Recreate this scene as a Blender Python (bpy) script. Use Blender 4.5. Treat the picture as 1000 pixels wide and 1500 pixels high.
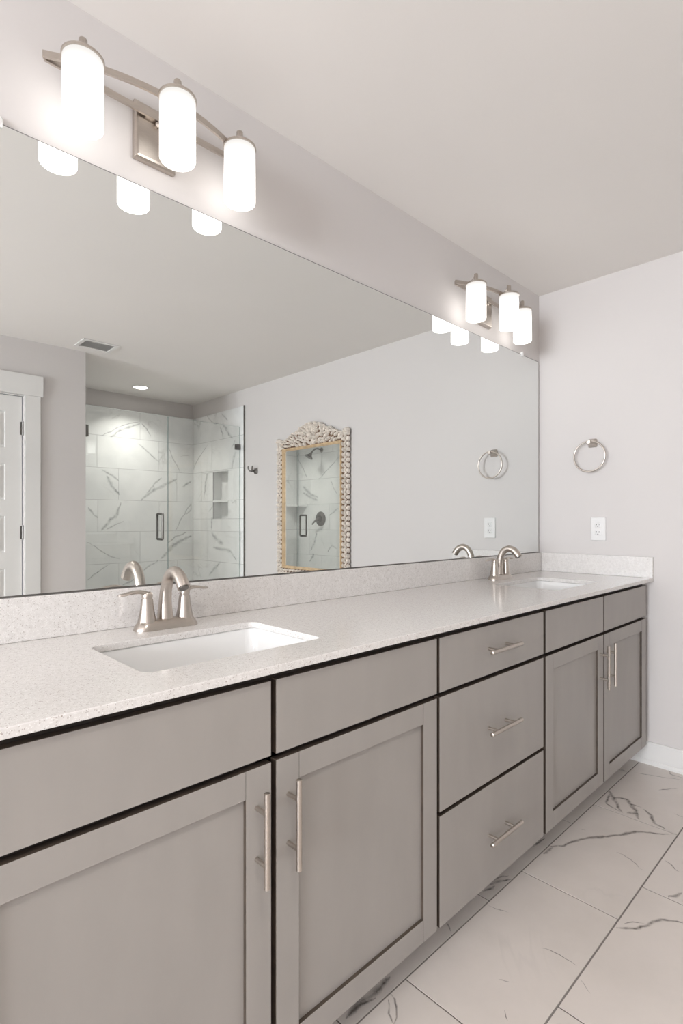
import bpy, bmesh, math, random
from mathutils import Vector, Matrix
for _o in list(bpy.data.objects):
    bpy.data.objects.remove(_o, do_unlink=True)
SC = bpy.context.scene
COL = SC.collection
random.seed(7)
PI = math.pi

# ------------------------------------------------------------------ camera
cam_data = bpy.data.cameras.new('camera')
cam = bpy.data.objects.new('camera', cam_data)
COL.objects.link(cam)
SC.camera = cam
cam.location = (-0.622, -1.394, 1.172)
cam.rotation_euler = (PI / 2, 0, -0.767)
cam_data.sensor_fit = 'AUTO'
cam_data.sensor_width = 36.0
cam_data.lens = 785.4 * 36.0 / 1500.0
cam_data.shift_y = 14.0 / 1500.0
cam_data.clip_start = 0.02

# ------------------------------------------------------------------ world, light levels, exposure
world = bpy.data.worlds.new('world')
SC.world = world
world.use_nodes = True
world.node_tree.nodes['Background'].inputs[0].default_value = (0.62, 0.75, 1.0, 1)
world.node_tree.nodes['Background'].inputs[1].default_value = 1.0
SHADE_GLOW = 2.1          # vanity lamp shades, radiance at the bulb
SHOWER_W = 4.6            # recessed can over the shower
ROOM_FILL_W = 4.5             # added unseen can above the camera, fills in room light
FILL_WINDOW_W = 235.0           # added fill through an unseen window in the left wall
SC.view_settings.view_transform = 'Standard'
SC.view_settings.look = 'None'
SC.view_settings.gamma = 1.0
SC.view_settings.use_curve_mapping = False
SC.view_settings.exposure = 0.7
SC.cycles.use_denoising = True
SC.cycles.max_bounces = 14
SC.cycles.diffuse_bounces = 6
SC.cycles.glossy_bounces = 8
SC.cycles.transmission_bounces = 8
SC.cycles.transparent_max_bounces = 16
SC.cycles.sample_clamp_indirect = 6.0

# added area light outside the unseen window, stands in for room light
fill_area = bpy.data.lights.new('window_fill', 'AREA')
fill_area.shape = 'RECTANGLE'
fill_area.size, fill_area.size_y = 1.45, 1.65
fill_area.energy = FILL_WINDOW_W
fill_area.color = (0.93, 0.95, 1.0)
fill_light = bpy.data.objects.new('window_fill', fill_area)
COL.objects.link(fill_light)
fill_light.location = (-5.02, -1.5, 1.5)
fill_light.rotation_euler = (0, -PI / 2, 0)

# ------------------------------------------------------------------ helpers
def new_mat(name):
    m = bpy.data.materials.new(name)
    m.use_nodes = True
    nt = m.node_tree
    for n in list(nt.nodes):
        nt.nodes.remove(n)
    out = nt.nodes.new('ShaderNodeOutputMaterial')
    return m, nt, out

def N(nt, kind, **kw):
    n = nt.nodes.new(kind)
    for k, v in kw.items():
        if k.startswith('i_'):
            key = k[2:]
            key = int(key) if key.isdigit() else key.replace('_', ' ')
            n.inputs[key].default_value = v
        else:
            setattr(n, k, v)
    return n

def L(nt, a, b):
    nt.links.new(a, b)

def c4(c):
    return (c[0], c[1], c[2], 1.0)

def simple(name, col, rough=0.5, metal=0.0, var=0.03, scale=6.0, spec=0.5, bump=0.0, bscale=200.0, coat=0.0, stretch=None):
    m, nt, out = new_mat(name)
    p = N(nt, 'ShaderNodeBsdfPrincipled')
    tc = N(nt, 'ShaderNodeTexCoord')
    src = tc.outputs['Object']
    if stretch:
        mp = N(nt, 'ShaderNodeMapping')
        mp.inputs['Scale'].default_value = stretch
        L(nt, src, mp.inputs['Vector'])
        src = mp.outputs[0]
    nz = N(nt, 'ShaderNodeTexNoise', i_Scale=scale, i_Detail=4.0)
    L(nt, src, nz.inputs['Vector'])
    r = N(nt, 'ShaderNodeValToRGB')
    r.color_ramp.elements[0].position = 0.3
    r.color_ramp.elements[1].position = 0.7
    r.color_ramp.elements[0].color = c4([max(0, x * (1 - var)) for x in col])
    r.color_ramp.elements[1].color = c4([min(1, x * (1 + var)) for x in col])
    L(nt, nz.outputs['Fac'], r.inputs[0])
    L(nt, r.outputs[0], p.inputs['Base Color'])
    p.inputs['Roughness'].default_value = rough
    p.inputs['Metallic'].default_value = metal
    p.inputs['Specular IOR Level'].default_value = spec
    p.inputs['Coat Weight'].default_value = coat
    if bump:
        b = N(nt, 'ShaderNodeBump', i_Strength=bump, i_Distance=0.001)
        nz2 = N(nt, 'ShaderNodeTexNoise', i_Scale=bscale, i_Detail=2.0)
        L(nt, src, nz2.inputs['Vector'])
        L(nt, nz2.outputs['Fac'], b.inputs['Height'])
        L(nt, b.outputs[0], p.inputs['Normal'])
    L(nt, p.outputs[0], out.inputs[0])
    return m

def emitter(name, col, strength):
    m, nt, out = new_mat(name)
    e = N(nt, 'ShaderNodeEmission', i_Color=c4(col), i_Strength=strength)
    L(nt, e.outputs[0], out.inputs[0])
    return m

def mirror_mat(name, col):
    m, nt, out = new_mat(name)
    g = N(nt, 'ShaderNodeBsdfGlossy', i_Color=c4(col), i_Roughness=0.0)
    L(nt, g.outputs[0], out.inputs[0])
    return m

def thin_glass(name, tint):
    m, nt, out = new_mat(name)
    lw = N(nt, 'ShaderNodeLayerWeight', i_Blend=0.5)
    pw = N(nt, 'ShaderNodeMath', operation='POWER', i_1=5.0)
    L(nt, lw.outputs['Facing'], pw.inputs[0])
    ma = N(nt, 'ShaderNodeMath', operation='MULTIPLY_ADD', i_1=0.9, i_2=0.045)
    L(nt, pw.outputs[0], ma.inputs[0])
    t = N(nt, 'ShaderNodeBsdfTransparent', i_Color=c4(tint))
    g = N(nt, 'ShaderNodeBsdfGlossy', i_Color=(1, 1, 1, 1), i_Roughness=0.0)
    mx = N(nt, 'ShaderNodeMixShader')
    L(nt, ma.outputs[0], mx.inputs[0])
    L(nt, t.outputs[0], mx.inputs[1])
    L(nt, g.outputs[0], mx.inputs[2])
    L(nt, mx.outputs[0], out.inputs[0])
    return m

def quartz(name):
    m, nt, out = new_mat(name)
    p = N(nt, 'ShaderNodeBsdfPrincipled')
    tc = N(nt, 'ShaderNodeTexCoord')
    base = N(nt, 'ShaderNodeTexNoise', i_Scale=120.0, i_Detail=4.0)
    L(nt, tc.outputs['Object'], base.inputs['Vector'])
    r0 = N(nt, 'ShaderNodeValToRGB')
    r0.color_ramp.elements[0].position = 0.35
    r0.color_ramp.elements[1].position = 0.65
    r0.color_ramp.elements[0].color = (0.63, 0.605, 0.585, 1)
    r0.color_ramp.elements[1].color = (0.70, 0.675, 0.655, 1)
    L(nt, base.outputs['Fac'], r0.inputs[0])
    prev = r0.outputs[0]
    for sc, thr, colr, amt in ((330.0, 0.17, (0.38, 0.34, 0.31), 0.7), (150.0, 0.085, (0.30, 0.25, 0.21), 0.8), (520.0, 0.2, (0.86, 0.855, 0.84), 0.6)):
        v = N(nt, 'ShaderNodeTexVoronoi', i_Scale=sc)
        v.inputs['Randomness'].default_value = 1.0
        L(nt, tc.outputs['Object'], v.inputs['Vector'])
        # a fleck only in some cells
        sep = N(nt, 'ShaderNodeSeparateColor')
        L(nt, v.outputs['Color'], sep.inputs[0])
        cell = N(nt, 'ShaderNodeMath', operation='GREATER_THAN', i_1=0.72)
        L(nt, sep.outputs[0], cell.inputs[0])
        ls = N(nt, 'ShaderNodeMath', operation='LESS_THAN', i_1=thr * 2.0)
        L(nt, v.outputs['Distance'], ls.inputs[0])
        mu = N(nt, 'ShaderNodeMath', operation='MULTIPLY')
        L(nt, cell.outputs[0], mu.inputs[0])
        L(nt, ls.outputs[0], mu.inputs[1])
        mu2 = N(nt, 'ShaderNodeMath', operation='MULTIPLY', i_1=amt)
        L(nt, mu.outputs[0], mu2.inputs[0])
        mx = N(nt, 'ShaderNodeMix', data_type='RGBA')
        mx.inputs[7].default_value = c4(colr)
        L(nt, mu2.outputs[0], mx.inputs[0])
        L(nt, prev, mx.inputs[6])
        prev = mx.outputs[2]
    L(nt, prev, p.inputs['Base Color'])
    p.inputs['Roughness'].default_value = 0.16
    L(nt, p.outputs[0], out.inputs[0])
    return m

def marble(name, base, cloud, rough, vein):
    """polished porcelain: soft clouds and hairline veins; every tile carries its own UV offset"""
    m, nt, out = new_mat(name)
    p = N(nt, 'ShaderNodeBsdfPrincipled')
    uv = N(nt, 'ShaderNodeUVMap')
    n1 = N(nt, 'ShaderNodeTexNoise', i_Scale=3.0, i_Detail=5.0, i_Roughness=0.6)
    L(nt, uv.outputs[0], n1.inputs['Vector'])
    r1 = N(nt, 'ShaderNodeValToRGB')
    r1.color_ramp.elements[0].position = 0.32
    r1.color_ramp.elements[0].color = c4(cloud)
    r1.color_ramp.elements[1].position = 0.56
    r1.color_ramp.elements[1].color = c4(base)
    L(nt, n1.outputs['Fac'], r1.inputs[0])
    n2 = N(nt, 'ShaderNodeTexNoise', i_Scale=1.7, i_Detail=6.0, i_Roughness=0.55, i_Distortion=0.7)
    L(nt, uv.outputs[0], n2.inputs['Vector'])
    ab = N(nt, 'ShaderNodeMath', operation='SUBTRACT', i_1=0.5)
    L(nt, n2.outputs['Fac'], ab.inputs[0])
    ab2 = N(nt, 'ShaderNodeMath', operation='ABSOLUTE')
    L(nt, ab.outputs[0], ab2.inputs[0])
    r2 = N(nt, 'ShaderNodeMapRange')
    r2.inputs['From Min'].default_value = 0.0
    r2.inputs['From Max'].default_value = 0.012
    r2.inputs['To Min'].default_value = 1.0
    r2.inputs['To Max'].default_value = 0.0
    L(nt, ab2.outputs[0], r2.inputs['Value'])
    n3 = N(nt, 'ShaderNodeTexNoise', i_Scale=2.6, i_Detail=1.0)
    L(nt, uv.outputs[0], n3.inputs['Vector'])
    gate = N(nt, 'ShaderNodeMapRange')
    gate.inputs['From Min'].default_value = 0.52
    gate.inputs['From Max'].default_value = 0.7
    gate.inputs['To Max'].default_value = vein
    L(nt, n3.outputs['Fac'], gate.inputs['Value'])
    mu = N(nt, 'ShaderNodeMath', operation='MULTIPLY')
    L(nt, r2.outputs[0], mu.inputs[0])
    L(nt, gate.outputs[0], mu.inputs[1])
    mx = N(nt, 'ShaderNodeMix', data_type='RGBA')
    mx.inputs[7].default_value = (0.30, 0.29, 0.28, 1)
    L(nt, mu.outputs[0], mx.inputs[0])
    L(nt, r1.outputs[0], mx.inputs[6])
    L(nt, mx.outputs[2], p.inputs['Base Color'])
    p.inputs['Roughness'].default_value = rough
    L(nt, p.outputs[0], out.inputs[0])
    return m

def vein_mat(name, col, amount):
    """grey veining: densest along its middle, broken up by noise, clear at its edge"""
    m, nt, out = new_mat(name)
    uv = N(nt, 'ShaderNodeUVMap')
    sp = N(nt, 'ShaderNodeSeparateXYZ')
    L(nt, uv.outputs[0], sp.inputs[0])
    ab = N(nt, 'ShaderNodeMath', operation='ABSOLUTE')
    L(nt, sp.outputs[1], ab.inputs[0])
    inv = N(nt, 'ShaderNodeMath', operation='SUBTRACT', i_0=1.0)
    L(nt, ab.outputs[0], inv.inputs[1])
    tc = N(nt, 'ShaderNodeTexCoord')
    nz = N(nt, 'ShaderNodeTexNoise', i_Scale=34.0, i_Detail=6.0, i_Roughness=0.7)
    L(nt, tc.outputs['Object'], nz.inputs['Vector'])
    nr = N(nt, 'ShaderNodeMapRange')
    nr.inputs['From Min'].default_value = 0.3
    nr.inputs['From Max'].default_value = 0.62
    L(nt, nz.outputs['Fac'], nr.inputs['Value'])
    mu = N(nt, 'ShaderNodeMath', operation='MULTIPLY')
    L(nt, inv.outputs[0], mu.inputs[0])
    L(nt, nr.outputs[0], mu.inputs[1])
    mu2 = N(nt, 'ShaderNodeMath', operation='MULTIPLY', i_1=amount, use_clamp=True)
    L(nt, mu.outputs[0], mu2.inputs[0])
    t = N(nt, 'ShaderNodeBsdfTransparent')
    p = N(nt, 'ShaderNodeBsdfPrincipled')
    p.inputs['Base Color'].default_value = c4(col)
    p.inputs['Roughness'].default_value = 0.25
    mx = N(nt, 'ShaderNodeMixShader')
    L(nt, mu2.outputs[0], mx.inputs[0])
    L(nt, t.outputs[0], mx.inputs[1])
    L(nt, p.outputs[0], mx.inputs[2])
    L(nt, mx.outputs[0], out.inputs[0])
    return m

def opal(name, strength):
    """opal lamp glass: glows most around the bulb, less at its top"""
    m, nt, out = new_mat(name)
    tc = N(nt, 'ShaderNodeTexCoord')
    sp = N(nt, 'ShaderNodeSeparateXYZ')
    L(nt, tc.outputs['Object'], sp.inputs[0])
    r = N(nt, 'ShaderNodeMapRange', interpolation_type='SMOOTHSTEP')
    r.inputs['From Min'].default_value = 0.05
    r.inputs['From Max'].default_value = 0.155
    r.inputs['To Min'].default_value = strength
    r.inputs['To Max'].default_value = strength * 0.27
    L(nt, sp.outputs[2], r.inputs['Value'])
    e = N(nt, 'ShaderNodeEmission', i_Color=(1.0, 0.965, 0.925, 1))
    L(nt, r.outputs[0], e.inputs['Strength'])
    L(nt, e.outputs[0], out.inputs[0])
    return m

M = {}
M['wall'] = simple('wall_paint', (0.60, 0.572, 0.558), 0.75, var=0.008, scale=2.0, spec=0.25, bump=0.06, bscale=240)
M['ceiling'] = simple('ceiling_paint', (0.77, 0.745, 0.72), 0.9, var=0.008, scale=2.0, spec=0.2, bump=0.06, bscale=240)
M['trim'] = simple('white_trim_paint', (0.70, 0.69, 0.675), 0.4, var=0.01)
M['cabinet'] = simple('greige_cabinet_paint', (0.310, 0.288, 0.268), 0.42, var=0.03, scale=5.0, spec=0.45, stretch=(3, 3, 1))
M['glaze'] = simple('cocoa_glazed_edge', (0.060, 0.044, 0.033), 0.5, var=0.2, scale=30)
M['carcass'] = simple('dark_brown_carcass', (0.022, 0.016, 0.012), 0.6, var=0.15, scale=20)  # near-black brown, visible in the gaps between the fronts
M['quartz'] = quartz('speckled_quartz')
M['ceramic'] = simple('white_vitreous_china', (0.76, 0.755, 0.745), 0.08, var=0.005)
M['nickel'] = simple('brushed_nickel', (0.52, 0.47, 0.425), 0.31, 1.0, var=0.05, scale=60, stretch=(1, 1, 12))
M['nickel_dark'] = simple('dark_brushed_nickel', (0.21, 0.20, 0.19), 0.35, 1.0, var=0.05, scale=60)
M['floor_tile'] = marble('marble_floor_tile', (0.63, 0.575, 0.535), (0.58, 0.53, 0.49), 0.28, 0.12)
M['wall_tile'] = marble('marble_wall_tile', (0.80, 0.80, 0.79), (0.71, 0.715, 0.71), 0.10, 0.45)
M['vein'] = vein_mat('grey_floor_vein', (0.19, 0.165, 0.15), 0.85)
M['wall_vein'] = vein_mat('grey_wall_vein', (0.36, 0.37, 0.375), 0.52)
M['grout'] = simple('grey_floor_grout', (0.20, 0.18, 0.165), 0.9, var=0.1, scale=40)
M['wall_grout'] = simple('grey_wall_grout', (0.36, 0.36, 0.36), 0.9, var=0.1, scale=40)
M['mirror'] = mirror_mat('vanity_mirror_silver', (0.835, 0.855, 0.845))
M['mirror2'] = mirror_mat('framed_mirror_silver', (0.94, 0.96, 0.955))
M['glass'] = thin_glass('shower_glass', (0.98, 0.99, 0.986))
M['pane'] = thin_glass('fill_window_glass', (0.97, 0.98, 0.98))
M['mirror_edge'] = simple('dark_mirror_edge', (0.16, 0.155, 0.15), 0.4, var=0.1)
M['glass_edge'] = simple('glass_edge', (0.33, 0.40, 0.39), 0.2, var=0.05)
M['opal'] = opal('lit_opal_glass', SHADE_GLOW)
M['lens'] = emitter('lit_downlight_lens', (1.0, 0.97, 0.92), 9.0)
M['plastic'] = simple('white_plastic', (0.70, 0.69, 0.68), 0.35, var=0.005)
M['slot'] = simple('dark_slot', (0.05, 0.045, 0.04), 0.6, var=0.1)
M['carved'] = simple('whitewashed_carved_wood', (0.72, 0.655, 0.59), 0.75, var=0.22, scale=45)
M['brown'] = simple('dark_brown_wood', (0.13, 0.075, 0.045), 0.7, var=0.4, scale=30)
M['gilt'] = simple('worn_gilt_wood', (0.55, 0.40, 0.24), 0.5, var=0.2, scale=25)
M['vent_gap'] = simple('vent_damper', (0.42, 0.39, 0.37), 0.7, var=0.05)
M['clear'] = simple('clear_plastic_clip', (0.78, 0.78, 0.77), 0.2, var=0.01)

# ---- mesh building
def add_box(bm, x0, x1, y0, y1, z0, z1):
    x0, x1 = min(x0, x1), max(x0, x1)
    y0, y1 = min(y0, y1), max(y0, y1)
    z0, z1 = min(z0, z1), max(z0, z1)
    v = [bm.verts.new(p) for p in ((x0, y0, z0), (x1, y0, z0), (x1, y1, z0), (x0, y1, z0), (x0, y0, z1), (x1, y0, z1), (x1, y1, z1), (x0, y1, z1))]
    fs = []
    for f in ((0, 3, 2, 1), (4, 5, 6, 7), (0, 1, 5, 4), (1, 2, 6, 5), (2, 3, 7, 6), (3, 0, 4, 7)):
        fs.append(bm.faces.new([v[i] for i in f]))
    return fs

def frame_from(d):
    d = Vector(d).normalized()
    a = Vector((0, 0, 1)) if abs(d.z) < 0.9 else Vector((1, 0, 0))
    u = d.cross(a).normalized()
    w = u.cross(d).normalized()
    return u, w, d

def loft(bm, rings, cap0=True, cap1=True):
    rv = [[bm.verts.new(p) for p in r] for r in rings]
    n = len(rv[0])
    for a, b in zip(rv[:-1], rv[1:]):
        for i in range(n):
            bm.faces.new((a[i], a[(i + 1) % n], b[(i + 1) % n], b[i]))
    if cap0:
        bm.faces.new(list(reversed(rv[0])))
    if cap1:
        bm.faces.new(rv[-1])

def add_lathe(bm, prof, origin=(0, 0, 0), axis=(0, 0, 1), n=32, phase=0.0, cap0=True, cap1=True):
    u, w, d = frame_from(axis)
    o = Vector(origin)
    rings = []
    for r, z in prof:
        rings.append([o + d * z + (u * math.cos(t) + w * math.sin(t)) * r for t in [phase + 2 * PI * i / n for i in range(n)]])
    loft(bm, rings, cap0, cap1)

def add_cyl(bm, p0, p1, r, n=20, r1=None):
    p0, p1 = Vector(p0), Vector(p1)
    add_lathe(bm, [(r, 0), (r if r1 is None else r1, (p1 - p0).length)], p0, p1 - p0, n)

def smooth_path(pts, k=6):
    P = [Vector(p) for p in pts]
    out = []
    for i in range(len(P) - 1):
        a = P[max(i - 1, 0)]; b = P[i]; c = P[i + 1]; d = P[min(i + 2, len(P) - 1)]
        for j in range(k):
            t = j / k
            out.append(0.5 * ((2 * b) + (c - a) * t + (2 * a - 5 * b + 4 * c - d) * t * t + (3 * b - a - 3 * c + d) * t ** 3))
    out.append(P[-1])
    return out

def add_tube(bm, pts, radii, n=14, closed=False, up=None, cap=True):
    """radii: number, or list of numbers / (side, up) pairs, one for each point"""
    P = [Vector(p) for p in pts]
    if not isinstance(radii, (list, tuple)):
        radii = [radii] * len(P)
    rings = []
    ref = Vector(up) if up else None
    prev = None
    for i, p in enumerate(P):
        if closed:
            d = (P[(i + 1) % len(P)] - P[i - 1]).normalized()
        else:
            d = (P[min(i + 1, len(P) - 1)] - P[max(i - 1, 0)]).normalized()
        if ref is not None:
            u = d.cross(ref).normalized()
            w = u.cross(d).normalized()
        elif prev is None:
            u, w, _ = frame_from(d)
        else:
            u = (prev - d * prev.dot(d)).normalized()
            w = d.cross(u).normalized()
        prev = u
        r = radii[i]
        ru, rw = r if isinstance(r, (list, tuple)) else (r, r)
        rings.append([p + u * ru * math.cos(t) + w * rw * math.sin(t) for t in [2 * PI * k / n for k in range(n)]])
    if closed:
        rings.append(rings[0])
        loft(bm, rings, False, False)
        bmesh.ops.remove_doubles(bm, verts=bm.verts, dist=1e-6)
    else:
        loft(bm, rings, cap, cap)

def interp(vals, k):
    out = []
    for a, b in zip(vals[:-1], vals[1:]):
        for j in range(k):
            t = j / k
            if isinstance(a, (list, tuple)):
                out.append(tuple(x + (y - x) * t for x, y in zip(a, b)))
            else:
                out.append(a + (b - a) * t)
    out.append(vals[-1])
    return out

def rrect(cx, cy, hx, hy, r, k=6):
    pts = []
    for sx, sy, a0 in ((1, 1, 0), (-1, 1, PI / 2), (-1, -1, PI), (1, -1, 1.5 * PI)):
        for j in range(k + 1):
            a = a0 + PI / 2 * j / k
            pts.append((cx + sx * (hx - r) + r * math.cos(a), cy + sy * (hy - r) + r * math.sin(a)))
    return pts

def add_plate(bm, outer, holes, c0, c1, f=lambda a, b, c: (a, b, c)):
    """flat plate with holes; loops are lists of (a, b); f maps (a, b, c) to xyz"""
    loops = [outer] + list(holes)
    for c in (c0, c1):
        edges = []
        for lp in loops:
            vs = [bm.verts.new(f(a, b, c)) for a, b in lp]
            lp_e = [bm.edges.new((vs[i], vs[(i + 1) % len(vs)])) for i in range(len(vs))]
            edges += lp_e
        bmesh.ops.triangle_fill(bm, use_beauty=True, use_dissolve=False, edges=edges)
    for lp in loops:
        for i in range(len(lp)):
            a, b = lp[i], lp[(i + 1) % len(lp)]
            bm.faces.new([bm.verts.new(f(*q)) for q in ((a[0], a[1], c0), (b[0], b[1], c0), (b[0], b[1], c1), (a[0], a[1], c1))])
    bmesh.ops.remove_doubles(bm, verts=bm.verts, dist=1e-5)

def obj(name, bm, mat, parent=None, loc=(0, 0, 0), bevel=0.0, smooth=None, seg=2, solid=0.0):
    bmesh.ops.recalc_face_normals(bm, faces=bm.faces)
    me = bpy.data.meshes.new(name)
    bm.to_mesh(me)
    bm.free()
    for k in (mat if isinstance(mat, (list, tuple)) else [mat]):
        me.materials.append(M[k])
    o = bpy.data.objects.new(name, me)
    COL.objects.link(o)
    o.location = loc
    if parent is not None:
        o.parent = parent
    if solid:
        sm = o.modifiers.new('solid', 'SOLIDIFY')
        sm.thickness = solid
        sm.offset = 1.0
    if smooth is not None:
        for p in me.polygons:
            p.use_smooth = True
        me.set_sharp_from_angle(angle=math.radians(smooth))
    if bevel:
        b = o.modifiers.new('bevel', 'BEVEL')
        b.width = bevel
        b.segments = seg
        b.limit_method = 'ANGLE'
        b.angle_limit = math.radians(40)
        b.harden_normals = False
    return o

def thing(name, label, cat, loc=(0, 0, 0), group=None):
    o = bpy.data.objects.new(name, None)
    COL.objects.link(o)
    o.empty_display_size = 0.05
    o.location = loc
    o['label'] = label
    o['category'] = cat
    if group:
        o['group'] = group
    return o

def tag(o, label, cat, group=None, kind=None):
    o['label'] = label
    o['category'] = cat
    if group:
        o['group'] = group
    if kind:
        o['kind'] = kind
    return o

def struct(o, label=None, cat=None):
    o['kind'] = 'structure'
    if label:
        o['label'] = label
        o['category'] = cat
    return o

def dup(root, loc, label):
    r = root.copy()
    COL.objects.link(r)
    r.location = loc
    r['label'] = label
    for ch in list(root.children):
        c = ch.copy()
        COL.objects.link(c)
        c.parent = r
        for g in list(ch.children):
            d = g.copy()
            COL.objects.link(d)
            d.parent = c
    return r

def B():
    return bmesh.new()

# ---- tiles and veins
def add_tile(bm, a0, a1, b0, b1, c0, c1, f, uvl):
    v = []
    for a, b, c in ((a0, b0, c0), (a1, b0, c0), (a1, b1, c0), (a0, b1, c0), (a0, b0, c1), (a1, b0, c1), (a1, b1, c1), (a0, b1, c1)):
        v.append((bm.verts.new(f(a, b, c)), (a, b)))
    ou, ov = random.uniform(0, 50), random.uniform(0, 50)
    for q in ((4, 5, 6, 7), (0, 1, 5, 4), (1, 2, 6, 5), (2, 3, 7, 6), (3, 0, 4, 7)):
        fc = bm.faces.new([v[i][0] for i in q])
        fc.material_index = 0
        for lp, i in zip(fc.loops, q):
            lp[uvl].uv = (v[i][1][0] + ou, v[i][1][1] + ov)

def cut_rect(r, h):
    """rectangle r minus rectangle h"""
    a0, a1, b0, b1 = r
    x0, x1, y0, y1 = h
    if x0 >= a1 or x1 <= a0 or y0 >= b1 or y1 <= b0:
        return [r]
    out = []
    if b0 < y0:
        out.append((a0, a1, b0, y0))
    if b1 > y1:
        out.append((a0, a1, y1, b1))
    lo, hi = max(b0, y0), min(b1, y1)
    if a0 < x0:
        out.append((a0, x0, lo, hi))
    if a1 > x1:
        out.append((x1, a1, lo, hi))
    return out

def tile_grid(bm, uvl, rows, alo, ahi, c0, c1, f, gap, length=0.612, hole=None):
    """rows: (b0, b1, one joint position) ; tiles of the given length along a"""
    for b0, b1, j in rows:
        k = math.floor((alo - j) / length)
        x = j + k * length
        while x < ahi - 1e-4:
            a0, a1 = max(x, alo), min(x + length, ahi)
            if a1 - a0 > 0.02:
                for r in (cut_rect((a0, a1, b0, b1), hole) if hole else [(a0, a1, b0, b1)]):
                    if r[1] - r[0] > 0.012 and r[3] - r[2] > 0.012:
                        add_tile(bm, r[0] + gap / 2, r[1] - gap / 2, r[2] + gap / 2, r[3] - gap / 2, c0, c1, f, uvl)
            x += length

def add_veins(bm, uvl, veins, c, f, mi, grow=1.0):
    rnd = random.Random(3)
    for pts, w in veins:
        P = [Vector((a, b)) for a, b in pts]
        S = []
        for i in range(len(P) - 1):
            n = max(3, int((P[i + 1] - P[i]).length / 0.012))
            for j in range(n):
                S.append(P[i].lerp(P[i + 1], j / n))
        S.append(P[-1])
        rows = []
        off = 0.0
        wm = 1.0
        for i, s in enumerate(S):
            d = (S[min(i + 1, len(S) - 1)] - S[max(i - 1, 0)])
            d = d.normalized() if d.length > 1e-9 else Vector((1, 0))
            nrm = Vector((-d.y, d.x))
            off = off * 0.75 + rnd.uniform(-1, 1) * 0.004
            wm = 0.6 * wm + 0.4 * rnd.uniform(0.45, 1.8)
            t = i / max(1, len(S) - 1)
            hw = w * wm * grow * (0.35 + 0.65 * math.sin(PI * min(1, max(0, t)) ** 0.8) ** 0.5 if 0 < t < 1 else 0.25)
            cpt = s + nrm * off
            rows.append([(bm.verts.new(f(*(cpt + nrm * hw * k), c)), (t, k)) for k in (-1, 0, 1)])
        for r0, r1 in zip(rows[:-1], rows[1:]):
            for k in (0, 1):
                q = (r0[k], r0[k + 1], r1[k + 1], r1[k])
                fc = bm.faces.new([x[0] for x in q])
                fc.material_index = mi
                for lp, x in zip(fc.loops, q):
                    lp[uvl].uv = x[1]

def add_grout(bm, r, c0, c1, f, mi):
    a0, a1, b0, b1 = r
    v = [bm.verts.new(f(a, b, c)) for a, b, c in ((a0, b0, c0), (a1, b0, c0), (a1, b1, c0), (a0, b1, c0), (a0, b0, c1), (a1, b0, c1), (a1, b1, c1), (a0, b1, c1))]
    for q in ((0, 3, 2, 1), (4, 5, 6, 7), (0, 1, 5, 4), (1, 2, 6, 5), (2, 3, 7, 6), (3, 0, 4, 7)):
        bm.faces.new([v[i] for i in q]).material_index = mi
# vein paths in metres on each tiled surface
BACK_VEINS = [([(1.37, 1.991), (1.452, 2.054), (1.537, 2.095), (1.661, 2.153)], 0.0131), ([(1.289, 1.988), (1.381, 2.046), (1.488, 2.119), (1.661, 2.178)], 0.0064), ([(1.68, 2.161), (1.731, 2.118), (1.776, 2.042)], 0.0104), ([(1.642, 1.953), (1.712, 1.904), (1.789, 1.842), (1.855, 1.784)], 0.0104), ([(1.948, 1.971), (2.017, 1.836), (2.114, 1.68)], 0.0059), ([(1.289, 1.67), (1.37, 1.634), (1.452, 1.573)], 0.0129), ([(1.335, 1.614), (1.381, 1.522), (1.452, 1.453)], 0.0163), ([(1.37, 1.524), (1.464, 1.432)], 0.0131), ([(1.673, 1.383), (1.802, 1.494), (1.962, 1.571), (2.058, 1.621)], 0.0174), ([(1.724, 1.453), (1.828, 1.571), (1.894, 1.625)], 0.0105), ([(2.128, 1.54), (2.229, 1.611)], 0.0151), ([(2.1, 1.862), (2.2, 1.89)], 0.0045), ([(1.165, 1.306), (1.21, 1.248), (1.249, 1.202)], 0.0126), ([(1.289, 1.084), (1.37, 1.191), (1.44, 1.239), (1.47, 1.36)], 0.0161), ([(1.335, 1.096), (1.44, 1.155), (1.5, 1.185)], 0.0098), ([(2.044, 1.082), (2.114, 1.205), (2.229, 1.372)], 0.0093), ([(2.171, 1.245), (2.229, 1.299), (2.229, 1.365)], 0.0114), ([(1.154, 0.976), (1.232, 0.933), (1.335, 0.859), (1.464, 0.799)], 0.0069), ([(1.881, 0.785), (1.989, 0.883), (2.1, 0.97), (2.229, 1.02)], 0.0217), ([(1.962, 0.948), (2.044, 1.011), (2.171, 1.061)], 0.011), ([(1.16, 0.623), (1.255, 0.692), (1.37, 0.762)], 0.0063), ([(1.699, 0.682), (1.855, 0.774)], 0.0105), ([(1.488, 0.55), (1.611, 0.602)], 0.0101)]
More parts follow.
